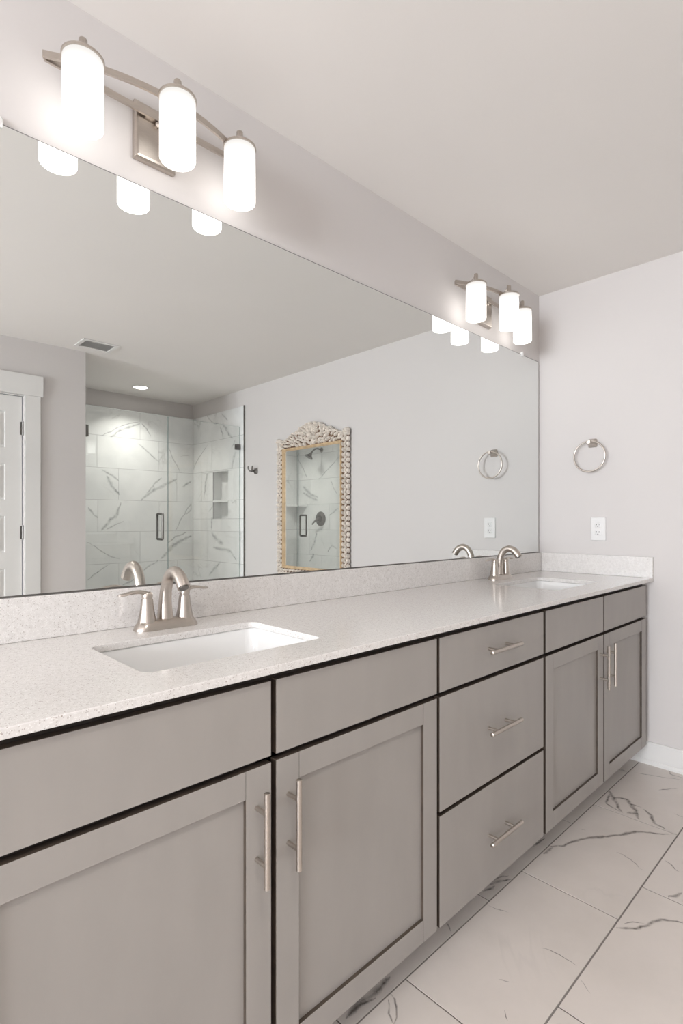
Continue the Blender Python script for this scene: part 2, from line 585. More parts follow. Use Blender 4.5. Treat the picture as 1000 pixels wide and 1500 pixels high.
END_VEINS = [([(-3.609, 2.271), (-3.534, 2.207), (-3.467, 2.17), (-3.387, 2.167)], 0.0109), ([(-3.329, 2.255), (-3.259, 2.197), (-3.221, 2.165)], 0.0094), ([(-3.31, 2.157), (-3.209, 2.049), (-3.135, 1.987)], 0.0187), ([(-3.361, 2.129), (-3.31, 2.047), (-3.297, 1.991)], 0.0142), ([(-3.602, 1.968), (-3.743, 1.881), (-3.83, 1.816), (-3.919, 1.727)], 0.0079), ([(-3.086, 1.968), (-3.147, 1.888)], 0.0089), ([(-3.074, 1.847), (-3.123, 1.759), (-3.135, 1.686)], 0.0178), ([(-3.602, 1.676), (-3.658, 1.53)], 0.0198), ([(-3.627, 1.628), (-3.679, 1.394)], 0.0149), ([(-3.503, 1.337), (-3.575, 1.275)], 0.0097), ([(-3.514, 1.221), (-3.534, 1.084)], 0.0146), ([(-3.524, 1.052), (-3.394, 0.982), (-3.297, 0.943)], 0.0244), ([(-3.493, 0.906), (-3.259, 0.894), (-3.166, 0.877), (-3.057, 0.792)], 0.017), ([(-3.355, 0.766), (-3.575, 0.616)], 0.0189)]
LEFT_VEINS = [([(-3.13, 1.927), (-3.328, 1.798), (-3.505, 1.682)], 0.0076), ([(-3.285, 1.659), (-3.172, 1.491)], 0.0098), ([(-3.784, 1.605), (-3.642, 1.508), (-3.505, 1.463)], 0.0266), ([(-3.816, 1.884), (-3.72, 1.724)], 0.0107), ([(-3.88, 1.961), (-3.816, 1.853)], 0.0108), ([(-3.144, 1.331), (-3.314, 1.237)], 0.012), ([(-3.52, 1.039), (-3.581, 0.898), (-3.642, 0.816)], 0.0204), ([(-3.581, 0.778), (-3.658, 0.674)], 0.0206), ([(-3.328, 0.809), (-3.256, 0.889), (-3.172, 0.853)], 0.0123), ([(-3.784, 1.527), (-3.505, 1.427)], 0.0213)]
FLOOR_VEINS = [([(1.263, -0.523), (1.304, -0.553), (1.395, -0.592), (1.484, -0.653), (1.58, -0.713), (1.672, -0.819)], 0.0079), ([(1.202, -0.528), (1.264, -0.529)], 0.0092), ([(1.835, -0.52), (1.765, -0.567), (1.688, -0.623)], 0.0105), ([(1.809, -0.534), (1.714, -0.555), (1.691, -0.614)], 0.0062), ([(1.793, -0.557), (1.81, -0.599), (1.744, -0.654), (1.684, -0.684)], 0.0121), ([(1.701, -0.635), (1.727, -0.671)], 0.0093), ([(1.779, -0.618), (1.791, -0.664)], 0.0059), ([(1.779, -0.675), (1.724, -0.723), (1.696, -0.739)], 0.0085), ([(1.699, -0.73), (1.689, -0.778)], 0.0071), ([(1.395, -0.701), (1.392, -0.75), (1.358, -0.801)], 0.0028), ([(1.024, -0.828), (1.058, -0.865), (1.113, -0.892), (1.152, -0.911), (1.186, -0.958)], 0.0068), ([(1.055, -0.84), (1.099, -0.879)], 0.0023), ([(1.468, -0.835), (1.435, -0.888)], 0.003), ([(1.273, -0.894), (1.294, -0.905), (1.325, -0.924)], 0.0064), ([(0.388, -0.517), (0.377, -0.546), (0.361, -0.568), (0.332, -0.582)], 0.0032), ([(0.374, -0.53), (0.342, -0.55), (0.329, -0.579)], 0.0031), ([(0.798, -0.713), (0.813, -0.759), (0.809, -0.806)], 0.0019), ([(0.77, -0.831), (0.748, -0.865)], 0.0017), ([(0.553, -0.741), (0.536, -0.761)], 0.0015), ([(0.619, -0.685), (0.629, -0.708)], 0.0017), ([(0.834, -0.528), (0.852, -0.586)], 0.0018), ([(2.099, -0.543), (2.131, -0.607), (2.178, -0.714)], 0.0035), ([(2.243, -0.635), (2.198, -0.66), (2.199, -0.713)], 0.0043), ([(1.997, -0.671), (2.039, -0.698), (2.072, -0.723)], 0.0042), ([(1.831, -0.771), (1.829, -0.802)], 0.0033), ([(1.451, -0.554), (1.455, -0.573)], 0.0027), ([(0.922, -0.483), (0.969, -0.493), (1.001, -0.514)], 0.0067), ([(0.946, -0.479), (0.988, -0.487), (1.007, -0.501)], 0.0041), ([(0.878, -0.485), (0.911, -0.499), (0.93, -0.5)], 0.0052), ([(0.689, -0.48), (0.669, -0.508)], 0.0029), ([(0.262, -0.488), (0.321, -0.487), (0.373, -0.49), (0.426, -0.493)], 0.01), ([(0.291, -0.494), (0.354, -0.498)], 0.0068), ([(1.295, -0.486), (1.244, -0.484), (1.218, -0.482)], 0.0049), ([(2.089, -0.485), (2.085, -0.51)], 0.0047)]

# ================================================================== the setting
XE, YB, ZC, XL, YD, XP = 2.258, -3.92, 2.433, -4.8, -2.815, 0.778
TILE_TOP = 2.277
def wall_box(name, *r, mat='wall'):
    bm = B()
    add_box(bm, *r)
    return struct(obj(name, bm, mat))

bm = B()
add_box(bm, XL - 0.1, XE + 0.12, YB - 0.12, 0.12, ZC, ZC + 0.1)
struct(obj('ceiling', bm, 'ceiling'))
wall_box('wall_vanity', XL - 0.1, XE + 0.12, 0.0, 0.12, 0, ZC)
# end wall: painted slab with the opening of the shower niche
NY0, NY1, NZ0, NZ1 = -3.497, -3.212, 1.20, 1.675
bm = B()
add_plate(bm, [(YB - 0.12, 0), (0, 0), (0, ZC), (YB - 0.12, ZC)], [[(NY0, NZ0), (NY1, NZ0), (NY1, NZ1), (NY0, NZ1)]], XE, XE + 0.11, lambda a, b, c: (c, a, b))
struct(obj('wall_end', bm, 'wall'))
wall_box('wall_shower_back', XP - 0.11, XE, YB - 0.12, YB - 0.01, 0, ZC)
wall_box('wall_partition', XP - 0.11, XP, YB - 0.01, YD, 0, ZC)
# wall with the closet door
DX0, DX1, DZ = -0.352, 0.372, 2.045
bm = B()
add_plate(bm, [(XL, 0), (DX0, 0), (DX0, DZ), (DX1, DZ), (DX1, 0), (XP - 0.11, 0), (XP - 0.11, ZC), (XL, ZC)], [], YD - 0.11, YD, lambda a, b, c: (a, c, b))
struct(obj('wall_door', bm, 'wall'))
# left wall, with an added window as stand-in light source (behind and beside the camera)
WY0, WY1, WZ0, WZ1 = -2.3, -0.7, 0.8, 2.2
bm = B()
add_plate(bm, [(YD - 0.11, 0), (0, 0), (0, ZC), (YD - 0.11, ZC)], [[(WY0, WZ0), (WY1, WZ0), (WY1, WZ1), (WY0, WZ1)]], XL - 0.1, XL, lambda a, b, c: (c, a, b))
struct(obj('wall_left', bm, 'wall'))
win = thing('fill_window_1', 'added white framed window in the left wall, stand-in source of room light', 'window', (XL, (WY0 + WY1) / 2, WZ0))
win['kind'] = 'structure'
hw = (WY1 - WY0) / 2
hz = WZ1 - WZ0
bm = B()
add_plate(bm, [(-hw, 0), (hw, 0), (hw, hz), (-hw, hz)], [[(-hw + 0.05, 0.05), (hw - 0.05, 0.05), (hw - 0.05, hz / 2 - 0.02), (-hw + 0.05, hz / 2 - 0.02)], [(-hw + 0.05, hz / 2 + 0.02), (hw - 0.05, hz / 2 + 0.02), (hw - 0.05, hz - 0.05), (-hw + 0.05, hz - 0.05)]], -0.08, -0.03, lambda a, b, c: (c, a, b))
obj('fill_window_frame', bm, 'trim', win, bevel=0.003)
bm = B()
add_box(bm, -0.058, -0.052, -hw + 0.05, hw - 0.05, 0.05, hz - 0.05)
obj('pane', bm, 'pane', win)
bm = B()
add_plate(bm, [(-hw - 0.09, -0.09), (hw + 0.09, -0.09), (hw + 0.09, hz + 0.11), (-hw - 0.09, hz + 0.11)], [[(-hw, 0), (hw, 0), (hw, hz), (-hw, hz)]], 0, 0.016, lambda a, b, c: (c, a, b))
obj('casing', bm, 'trim', win, bevel=0.003)

# floor: large-format tiles laid in thirds, narrow dark grout
fl = lambda a, b, c: (a, b, c)
bm = B()
uvl = bm.loops.layers.uv.new('UVMap')
rows = []
starts = [0.857 + 0.2045 * k for k in range(9)]
for k in range(9):
    b1 = -0.213 - 0.305 * k
    rows.append((max(b1 - 0.305, YD - 0.14), b1, starts[k]))
tile_grid(bm, uvl, rows, XL, XE, -0.006, 0.0, fl, 0.005, length=0.612)
add_veins(bm, uvl, FLOOR_VEINS, 0.0004, fl, 2)
add_grout(bm, (XL - 0.1, XE + 0.11, YD - 0.14, 0.0), -0.08, -0.0018, fl, 1)
struct(obj('floor', bm, ['floor_tile', 'grout', 'vein']))

# shower tile: back wall, end wall (with niche), partition side
ZR = 1.999
def rows_for(js, top=TILE_TOP):
    out = [(ZR, top, js[0])]
    for k in range(1, 8):
        z1 = ZR - 0.3085 * (k - 1)
        z0 = max(z1 - 0.3085, 0.0)
        if z1 <= 0.02:
            break
        out.append((z0, z1, js[k % len(js)]))
    return out
YT = YB + 0.01      # -3.91 tile face
TY0 = -2.937        # edge of the tile on both side walls
fb = lambda a, b, c: (a, YB - 0.01 + c, b)
bm = B()
uvl = bm.loops.layers.uv.new('UVMap')
tile_grid(bm, uvl, rows_for([1.664, 1.858, 2.061, 1.865, 1.664, 1.452]), XP + 0.012, XE - 0.01, 0.003, 0.02, fb, 0.003)
add_veins(bm, uvl, BACK_VEINS, 0.0206, fb, 2)
add_grout(bm, (XP, XE, 0, TILE_TOP), 0.0002, 0.0185, fb, 1)
struct(obj('wall_shower_tile_back', bm, ['wall_tile', 'wall_grout', 'wall_vein']))
fe = lambda a, b, c: (XE - c, a, b)
bm = B()
uvl = bm.loops.layers.uv.new('UVMap')
hole = (NY0, NY1, NZ0, NZ1)
tile_grid(bm, uvl, rows_for([-3.336, -3.52, -3.72, -3.336, -3.60, -3.4]), YT + 0.002, TY0, 0.003, 0.0102, fe, 0.003, hole=hole)
add_veins(bm, uvl, END_VEINS, 0.0107, fe, 2)
for r in cut_rect((YT, TY0, 0, TILE_TOP), hole):
    add_grout(bm, r, 0.0002, 0.0088, fe, 1)
struct(obj('wall_shower_tile_end', bm, ['wall_tile', 'wall_grout', 'wall_vein']))
fp = lambda a, b, c: (XP + c, a, b)
bm = B()
uvl = bm.loops.layers.uv.new('UVMap')
tile_grid(bm, uvl, rows_for([-3.25, -3.44, -3.65, -3.30, -3.66, -3.44]), YT + 0.002, TY0, 0.003, 0.012, fp, 0.003)
add_veins(bm, uvl, LEFT_VEINS, 0.0125, fp, 2)
add_grout(bm, (YT, TY0, 0, TILE_TOP), 0.0002, 0.0106, fp, 1)
struct(obj('wall_shower_tile_side', bm, ['wall_tile', 'wall_grout', 'wall_vein']))
# niche lining with its stone shelf
bm = B()
uvl = bm.loops.layers.uv.new('UVMap')
D = 0.10
for r in ((XE - 0.002, XE + D, NY0 - 0.010, NY0 + 0.002, NZ0, NZ1), (XE - 0.002, XE + D, NY1 - 0.002, NY1 + 0.010, NZ0, NZ1), (XE - 0.002, XE + D, NY0, NY1, NZ0 - 0.010, NZ0 + 0.002), (XE - 0.002, XE + D, NY0, NY1, NZ1 - 0.002, NZ1 + 0.010), (XE + D - 0.012, XE + D, NY0, NY1, NZ0, NZ1), (XE - 0.009, XE + D - 0.012, NY0 + 0.002, NY1 - 0.002, 1.368, 1.388)):
    for fc in add_box(bm, *r):
        for lp in fc.loops:
            lp[uvl].uv = (lp.vert.co.y + lp.vert.co.x + 3.3, lp.vert.co.z)
struct(obj('wall_niche', bm, 'wall_tile'))
# metal edge strips of the tile
bm = B()
add_box(bm, XE - 0.0125, XE, TY0 + 0.0005, TY0 + 0.012, 0.11, TILE_TOP + 0.002)
struct(obj('trim_1', bm, 'nickel_dark'))
bm = B()
add_box(bm, XP, XP + 0.0125, TY0 + 0.0005, TY0 + 0.012, 0.11, TILE_TOP + 0.002)
struct(obj('trim_2', bm, 'nickel_dark'))
# shower floor and curb
bm = B()
uvl = bm.loops.layers.uv.new('UVMap')
for i in range(19):
    for j in range(12):
        x, y = XP + 0.014 + i * 0.0765, YT + 0.004 + j * 0.0707
        add_tile(bm, x, min(x + 0.0735, XE - 0.012), y, y + 0.0677, 0.012, 0.018, fl, uvl)
add_grout(bm, (XP, XE, YB - 0.01, -3.06), -0.08, 0.0165, fl, 1)
struct(obj('floor_shower', bm, ['wall_tile', 'wall_grout']))
bm = B()
uvl = bm.loops.layers.uv.new('UVMap')
for fc in add_box(bm, XP + 0.0125, XE - 0.0105, -3.06, TY0 - 0.005, 0.0, 0.10):
    for lp in fc.loops:
        lp[uvl].uv = (lp.vert.co.x, lp.vert.co.y + lp.vert.co.z)
struct(obj('trim_3', bm, 'wall_tile', bevel=0.003))

# baseboards: flat board with shoe moulding
def baseboard(name, p0, p1, n):
    """profile swept from p0 to p1 along the floor, n = direction into the room"""
    prof = [(0, 0), (0.021, 0), (0.021, 0.010), (0.016, 0.020), (0.013, 0.021), (0.013, 0.098), (0.008, 0.106), (0, 0.106)]
    bm = B()
    loft(bm, [[(p[0] + n[0] * d, p[1] + n[1] * d, z) for d, z in prof] for p in (p0, p1)])
    return struct(obj(name, bm, 'trim'))
baseboard('baseboard_end', (XE, -0.0, 0), (XE, TY0 + 0.0125, 0), (-1, 0))
baseboard('baseboard_door_right', (0.475, YD, 0), (XP, YD, 0), (0, 1))
baseboard('baseboard_door_left', (XL, YD, 0), (-0.456, YD, 0), (0, 1))
baseboard('baseboard_left', (XL, YD, 0), (XL, 0, 0), (1, 0))
baseboard('baseboard_vanity_left', (XL, 0, 0), (-0.56, 0, 0), (0, -1))

# closet door, its casing, hinges and knob
door = thing('door_1', 'white five panel door in a white casing left of the shower', 'door', ((DX0 + DX1) / 2, YD - 0.02, 0))
door['kind'] = 'structure'
w2 = (DX1 - DX0) / 2 - 0.006
holes = []
for k in range(5):
    z1 = 1.923 - 0.3575 * k
    holes.append([(-w2 + 0.105, z1 - 0.243), (w2 - 0.105, z1 - 0.243), (w2 - 0.105, z1), (-w2 + 0.105, z1)])
bm = B()
add_plate(bm, [(-w2, 0.01), (w2, 0.01), (w2, 2.038), (-w2, 2.038)], holes, -0.036, 0.0, lambda a, b, c: (a, c, b))
add_box(bm, -w2 + 0.1, w2 - 0.1, -0.030, -0.012, 0.1, 1.98)
obj('slab', bm, 'trim', door, bevel=0.004)
for k, hp in enumerate(holes):
    bm = B()
    (a0, b0), (a1, _), (_, b1), _ = hp
    loft(bm, [[(a0 + d, y, b0 + d), (a1 - d, y, b0 + d), (a1 - d, y, b1 - d), (a0 + d, y, b1 - d)] for d, y in ((0.012, -0.013), (0.014, -0.008), (0.034, -0.003))], True, True)
    obj('panel', bm, 'trim', door)
for z in (1.818, 1.097, 0.25):
    bm = B()
    add_cyl(bm, (w2 + 0.003, 0.006, z - 0.045), (w2 + 0.003, 0.006, z + 0.045), 0.0065, 12)
    add_cyl(bm, (w2 + 0.003, 0.006, z - 0.05), (w2 + 0.003, 0.006, z + 0.05), 0.004, 10)
    add_box(bm, w2 - 0.014, w2 + 0.004, -0.001, 0.0012, z - 0.045, z + 0.045)
    obj('hinge', bm, 'nickel_dark', door, smooth=40)
bm = B()
add_lathe(bm, [(0.032, 0), (0.032, 0.006), (0.012, 0.010), (0.011, 0.035), (0.026, 0.045), (0.029, 0.058), (0.022, 0.068), (0.0, 0.07)], (-w2 + 0.07, 0, 0.95), (0, 1, 0), 24)
obj('knob', bm, 'nickel', door, smooth=40)
bm = B()
c0 = 0.02
cw = 0.098
for s in (-1, 1):
    xa = s * (w2 + 0.008)
    add_box(bm, xa, xa + s * cw, c0, c0 + 0.018, 0, 2.047)
    add_box(bm, xa - s * 0.001, xa + s * 0.003, -0.085, c0, 0, 2.047)
add_box(bm, -(w2 + 0.122), w2 + 0.122, c0, c0 + 0.024, 2.047, 2.19)
add_box(bm, -(w2 + 0.007), w2 + 0.007, -0.085, c0, 2.041, 2.0475)
obj('casing', bm, 'trim', door, bevel=0.002)

# ================================================================== vanity cabinets
YF, YFF = -0.561, -0.542      # door face, face frame
ZT, ZD, ZD2, ZB = 0.867, 0.723, 0.711, 0.106
def carcass(bm, x0, x1, rails, stiles):
    t = 0.018
    for a, b in ((x0 + 0.0005, x0 + t), (x1 - t, x1 - 0.0005)):
        add_box(bm, a, b, YFF + 0.02, -0.012, ZB, 0.8835)
        add_box(bm, a, b, -0.455, -0.012, 0.0, ZB)
    add_box(bm, x0 + t, x1 - t, YFF + 0.02, -0.022, ZB, ZB + t)
    add_box(bm, x0 + t, x1 - t, -0.022, -0.012, ZB, 0.8835)
    add_box(bm, x0 + 0.0005, x0 + 0.04, YFF, YFF + 0.02, ZB, 0.8835)
    add_box(bm, x1 - 0.04, x1 - 0.0005, YFF, YFF + 0.02, ZB, 0.8835)
    add_box(bm, x0 + 0.04, x1 - 0.04, YFF, YFF + 0.02, 0.846, 0.8835)
    add_box(bm, x0 + 0.04, x1 - 0.04, YFF, YFF + 0.02, ZB, ZB + 0.03)
    for z in rails:
        add_box(bm, x0 + 0.04, x1 - 0.04, YFF, YFF + 0.02, z - 0.02, z + 0.02)
    for x in stiles:
        add_box(bm, x - 0.03, x + 0.03, YFF, YFF + 0.02, ZB + 0.03, 0.846)

def toe_kick(par, x0, x1, ox):
    bm = B()
    add_box(bm, x0 - ox, x1 - ox, -0.467, -0.4555, 0.0005, ZB - 0.0005)
    return obj('toe_kick', bm, 'cabinet', par)

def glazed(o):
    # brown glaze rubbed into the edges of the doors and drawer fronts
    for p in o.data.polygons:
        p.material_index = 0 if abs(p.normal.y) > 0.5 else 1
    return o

def slab_front(name, x0, x1, z0, z1, par, ox):
    bm = B()
    add_box(bm, x0 - ox, x1 - ox, YF, YFF - 0.0005, z0, z1)
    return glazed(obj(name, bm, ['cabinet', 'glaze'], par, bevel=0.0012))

def bar_handle(par, x, z, vertical, ox, length=0.176, pitch=0.096):
    bm = B()
    y = YF - 0.034
    d = Vector((0, 0, 1)) if vertical else Vector((1, 0, 0))
    c = Vector((x - ox, y, z))
    e = 0.0008
    add_lathe(bm, [(0.0048, 0), (0.0058, e), (0.0058, length - e), (0.0048, length)], c - d * length / 2, d, 20)
    for s in (-1, 1):
        q = c + d * s * pitch / 2
        add_cyl(bm, q, (q.x, YF + 0.0005, q.z), 0.0045, 14)
    return obj('handle', bm, 'nickel', par, smooth=40)

def shaker_door(par, x0, x1, ox, hx):
    z0, z1 = ZB, ZD2
    s = 0.057
    bm = B()
    a, b = x0 - ox, x1 - ox
    add_box(bm, a, a + s, YF, YFF - 0.0005, z0, z1)
    add_box(bm, b - s, b, YF, YFF - 0.0005, z0, z1)
    add_box(bm, a + s + 0.0004, b - s - 0.0004, YF + 0.0002, YFF - 0.0005, z0, z0 + s)
    add_box(bm, a + s + 0.0004, b - s - 0.0004, YF + 0.0002, YFF - 0.0005, z1 - s + 0.004, z1)
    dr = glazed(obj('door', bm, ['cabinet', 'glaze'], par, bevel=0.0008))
    bm = B()
    add_box(bm, a + s - 0.006, b - s + 0.006, YF + 0.0085, YFF - 0.002, z0 + s - 0.006, z1 - s + 0.010)
    obj('door_panel', bm, 'cabinet', dr)
    bar_handle(dr, hx, 0.588, True, ox)
    return dr

def cabinet(label, x0, x1, loc_x):
    c = thing('vanity_cabinet', label, 'cabinet', (loc_x, 0, 0), 'grey vanity base cabinets')
    return c

def sink_cabinet(label, x0, x1, mid, f0, f1, f2, f3):
    ox = (x0 + x1) / 2
    c = cabinet(label, x0, x1, ox)
    bm = B()
    carcass(bm, x0 - ox, x1 - ox, [0.717], [mid - ox])
    obj('carcass', bm, 'carcass', c)
    toe_kick(c, x0, x1, ox)
    for a, b, h in ((f0, f1, f1 - 0.034), (f2, f3, f2 + 0.029)):
        slab_front('false_front', a, b, ZD, ZT, c, ox)
        shaker_door(c, a, b, ox, h)
    return c
sink_cabinet('grey two-door cabinet under the nearer sink, in the left foreground', -0.532, 0.532, 0.0, -0.526, -0.006, 0.006, 0.526)
dc = cabinet('grey cabinet of three stacked drawers between the two sink cabinets', 0.5325, 1.139, 0.836)
bm = B()
carcass(bm, 0.533 - 0.836, 1.139 - 0.836, [0.717, 0.4035], [])
obj('carcass', bm, 'carcass', dc)
toe_kick(dc, 0.5325, 1.139, 0.836)
for z0, z1, hz_ in ((ZD, ZT, 0.799), (0.409, ZD2, 0.566), (ZB, 0.398, 0.252)):
    d = slab_front('drawer', 0.538, 1.131, z0, z1, dc, 0.836)
    bar_handle(d, 0.829, hz_, False, 0.836)
sink_cabinet('grey two-door cabinet under the farther sink, beside the end wall', 1.1395, 2.2, 1.668, 1.148, 1.663, 1.673, 2.193)

# ================================================================== stone top, splashes, sinks
SINKS = (0.004, 1.676)
SY, SHX, SHY = -0.318, 0.213, 0.142
bm = B()
add_plate(bm, [(-0.545, -0.577), (XE - 0.0005, -0.577), (XE - 0.0005, -0.0005), (-0.545, -0.0005)],
          [list(reversed(rrect(sx, SY, SHX, SHY, 0.022))) for sx in SINKS], 0.884, 0.90)
tag(obj('countertop', bm, 'quartz', bevel=0.0016), 'long white speckled quartz countertop with two sink cutouts', 'countertop')
bm = B()
add_box(bm, -0.545, XE - 0.0005, -0.0205, -0.0005, 0.9003, 1.0005)
tag(obj('backsplash', bm, 'quartz', bevel=0.0015), 'long low speckled quartz backsplash under the wide wall mirror', 'backsplash')
bm = B()
add_box(bm, XE - 0.0205, XE - 0.0005, -0.577, -0.0215, 0.9003, 1.0005)
tag(obj('side_splash', bm, 'quartz', bevel=0.0015), 'short quartz side splash along the end wall below the outlet', 'backsplash')

sink0 = thing('undermount_sink', 'white rectangular undermount sink in front of the nearer faucet', 'sink', (SINKS[0], SY, 0.884), 'undermount sinks')
bm = B()
rings = []
for hx, hy, r, z in ((0.232, 0.161, 0.03, -0.001), (0.217, 0.146, 0.026, -0.001), (0.2155, 0.1445, 0.026, -0.006), (0.213, 0.142, 0.028, -0.03), (0.205, 0.135, 0.03, -0.075), (0.197, 0.128, 0.034, -0.105), (0.186, 0.118, 0.04, -0.122), (0.168, 0.102, 0.045, -0.130), (0.09, 0.06, 0.04, -0.135), (0.024, 0.024, 0.0239, -0.138)):
    rings.append([(x, y, z) for x, y in rrect(0, 0, hx, hy, r, 8)])
loft(bm, rings, False, False)
obj('basin', bm, 'ceramic', sink0, smooth=50, solid=0.009)
bm = B()
add_lathe(bm, [(0.0235, -0.1375), (0.026, -0.1345), (0.021, -0.1335), (0.019, -0.136), (0.016, -0.1355), (0.0135, -0.1325), (0.0, -0.131)], n=28)
obj('drain', bm, 'nickel', sink0, smooth=40)
dup(sink0, (SINKS[1], SY, 0.884), 'white rectangular undermount sink in front of the farther faucet')

# ================================================================== faucets
fa = thing('bathroom_faucet', 'brushed nickel two-handle faucet at the nearer sink', 'faucet', (0.012, -0.086, 0.9003), 'brushed nickel faucets')
bm = B()
rings = []
for hx, hy, z in ((0.083, 0.028, 0), (0.083, 0.028, 0.003), (0.081, 0.0268, 0.008), (0.077, 0.0245, 0.015), (0.072, 0.020, 0.0205), (0.064, 0.013, 0.023)):
    rings.append([(x, y, z) for x, y in rrect(0, 0, hx, hy, hy * 0.9, 8)])
loft(bm, rings)
obj('base_plate', bm, 'nickel', fa, smooth=45)
for s in (-1, 1):
    bm = B()
    add_lathe(bm, [(0.0245, 0.006), (0.0235, 0.018), (0.0195, 0.034), (0.0165, 0.052), (0.0145, 0.070), (0.0135, 0.0775)], (s * 0.0508, 0, 0), n=8, phase=PI / 8)
    add_lathe(bm, [(0.0108, 0.0765), (0.0108, 0.0800)], (s * 0.0508, 0, 0), n=20)
    h = obj('handle', bm, 'nickel', fa, smooth=50)
    bm = B()
    add_lathe(bm, [(0.0128, 0.0797), (0.0133, 0.084), (0.0130, 0.0905), (0.0105, 0.0945), (0.0, 0.0955)], (s * 0.0508, 0, 0), n=24)
    P = [(s * 0.047, 0, 0.087), (s * 0.056, 0.0005, 0.0925), (s * 0.072, 0.002, 0.0965), (s * 0.090, 0.003, 0.0955), (s * 0.106, 0.004, 0.0925), (s * 0.117, 0.0045, 0.0915), (s * 0.122, 0.005, 0.0915)]
    R = [(0.0105, 0.0065), (0.0105, 0.006), (0.0105, 0.005), (0.0125, 0.0042), (0.0125, 0.0036), (0.009, 0.003), (0.003, 0.0016)]
    add_tube(bm, smooth_path(P, 5), interp(R, 5), 16, up=(0, 0, 1))
    obj('lever', bm, 'nickel', h, smooth=50)
bm = B()
P = [(0, 0.006, 0.006), (0, 0.0065, 0.03), (0, 0.006, 0.065), (0, 0.000, 0.100), (0, -0.016, 0.131), (0, -0.042, 0.1445), (0, -0.066, 0.139), (0, -0.082, 0.126), (0, -0.094, 0.1095)]
R = [(0.0245, 0.0235), (0.021, 0.0195), (0.0172, 0.016), (0.0158, 0.0145), (0.015, 0.014), (0.0152, 0.014), (0.0155, 0.0145), (0.016, 0.0152), (0.0165, 0.0158)]
add_tube(bm, smooth_path(P, 6), interp(R, 6), 20)
sp = obj('spout', bm, 'nickel', fa, smooth=50)
bm = B()
d = (Vector(P[-1]) - Vector(P[-2])).normalized()
add_cyl(bm, Vector(P[-1]) - d * 0.002, Vector(P[-1]) + d * 0.0025, 0.012, 18)
obj('aerator', bm, 'nickel_dark', sp, smooth=40)
bm = B()
add_cyl(bm, (0, 0.0265, 0.012), (0, 0.0265, 0.066), 0.0024, 10)
add_lathe(bm, [(0.0024, 0.064), (0.0052, 0.067), (0.0058, 0.071), (0.004, 0.0755), (0.0, 0.0765)], (0, 0.0265, 0), n=14)
obj('lift_rod', bm, 'nickel', fa, smooth=40)
dup(fa, (1.684, -0.086, 0.9003), 'brushed nickel two-handle faucet at the farther sink')

# ================================================================== wall mirror
wm = thing('vanity_mirror', 'wide frameless wall mirror above the long vanity backsplash', 'mirror', (0.85, 0, 1.0015))
bm = B()
add_box(bm, -0.53 - 0.85 + 0.0025, 2.2395 - 0.85 - 0.0025, -0.0062, -0.0050, 0.003, 1.0565)
obj('mirror_glass', bm, 'mirror', wm)
bm = B()
add_box(bm, -0.53 - 0.85, 2.2395 - 0.85, -0.0055, -0.0005, 0.0005, 1.059)
obj('mirror_back', bm, 'mirror_edge', wm)
bm = B()
add_box(bm, -0.53 - 0.85, 2.2395 - 0.85, -0.0085, -0.0064, 0.0, 0.0022)
obj('bottom_channel', bm, 'nickel_dark', wm)
for x in (-0.345, 2.052):
    bm = B()
    add_lathe(bm, [(0.011, 0.0), (0.011, 0.007), (0.008, 0.010)], (x - 0.85, -0.0005, 1.064), (0, -1, 0), 18)
    add_box(bm, x - 0.85 - 0.009, x - 0.85 + 0.009, -0.0098, -0.0066, 1.048, 1.066)
    add_cyl(bm, (x - 0.85, -0.009, 1.0655), (x - 0.85, -0.0116, 1.0655), 0.0035, 12)
    obj('mirror_clip', bm, 'clear', wm, bevel=0.001)

# ================================================================== vanity lights
vl = thing('vanity_light', 'nearer three-light brushed nickel vanity fixture with lit white glass shades', 'wall light', (0.016, 0, 2.20), 'three-light vanity fixtures')
bm = B()
loft(bm, [[(sx * (0.057 - i), -y, sz * (0.075 - i)) for sx, sz in ((-1, -1), (1, -1), (1, 1), (-1, 1))] for i, y in ((0.0, 0.0005), (0.0, 0.014), (0.004, 0.019), (0.009, 0.021))])
obj('back_plate', bm, 'nickel', vl, bevel=0.0008)
bm = B()
add_lathe(bm, [(0.006, 0.020), (0.006, 0.026), (0.0075, 0.028), (0.0075, 0.032), (0.003, 0.037), (0.0, 0.0375)], (0, 0, 0.026), (0, -1, 0), 16)
obj('thumb_nut', bm, 'nickel', vl, smooth=40)
def strip(bm, pts, z0, z1, t):
    """flat bar standing on edge along pts (x, y)"""
    rings = []
    for i, (x, y) in enumerate(pts):
        a = Vector(pts[max(i - 1, 0)]); b = Vector(pts[min(i + 1, len(pts) - 1)])
        d = (b - a).normalized()
        nrm = Vector((-d.y, d.x)) * t / 2
        rings.append([(x - nrm.x, y - nrm.y, z0), (x + nrm.x, y + nrm.y, z0), (x + nrm.x, y + nrm.y, z1), (x - nrm.x, y - nrm.y, z1)])
    loft(bm, rings)
arc = lambda x: -0.034 - 0.078 * (1 - (x / 0.278) ** 2)
bm = B()
strip(bm, [(-0.278 + 0.556 * i / 40, arc(-0.278 + 0.556 * i / 40)) for i in range(41)], 0.036, 0.052, 0.006)
obj('curved_bar', bm, 'nickel', vl, smooth=30)
bm = B()
strip(bm, [(-0.274, -0.030), (0.274, -0.030)], 0.034, 0.050, 0.006)
add_box(bm, -0.03, 0.03, -0.030, -0.018, 0.036, 0.048)
obj('straight_bar', bm, 'nickel', vl)
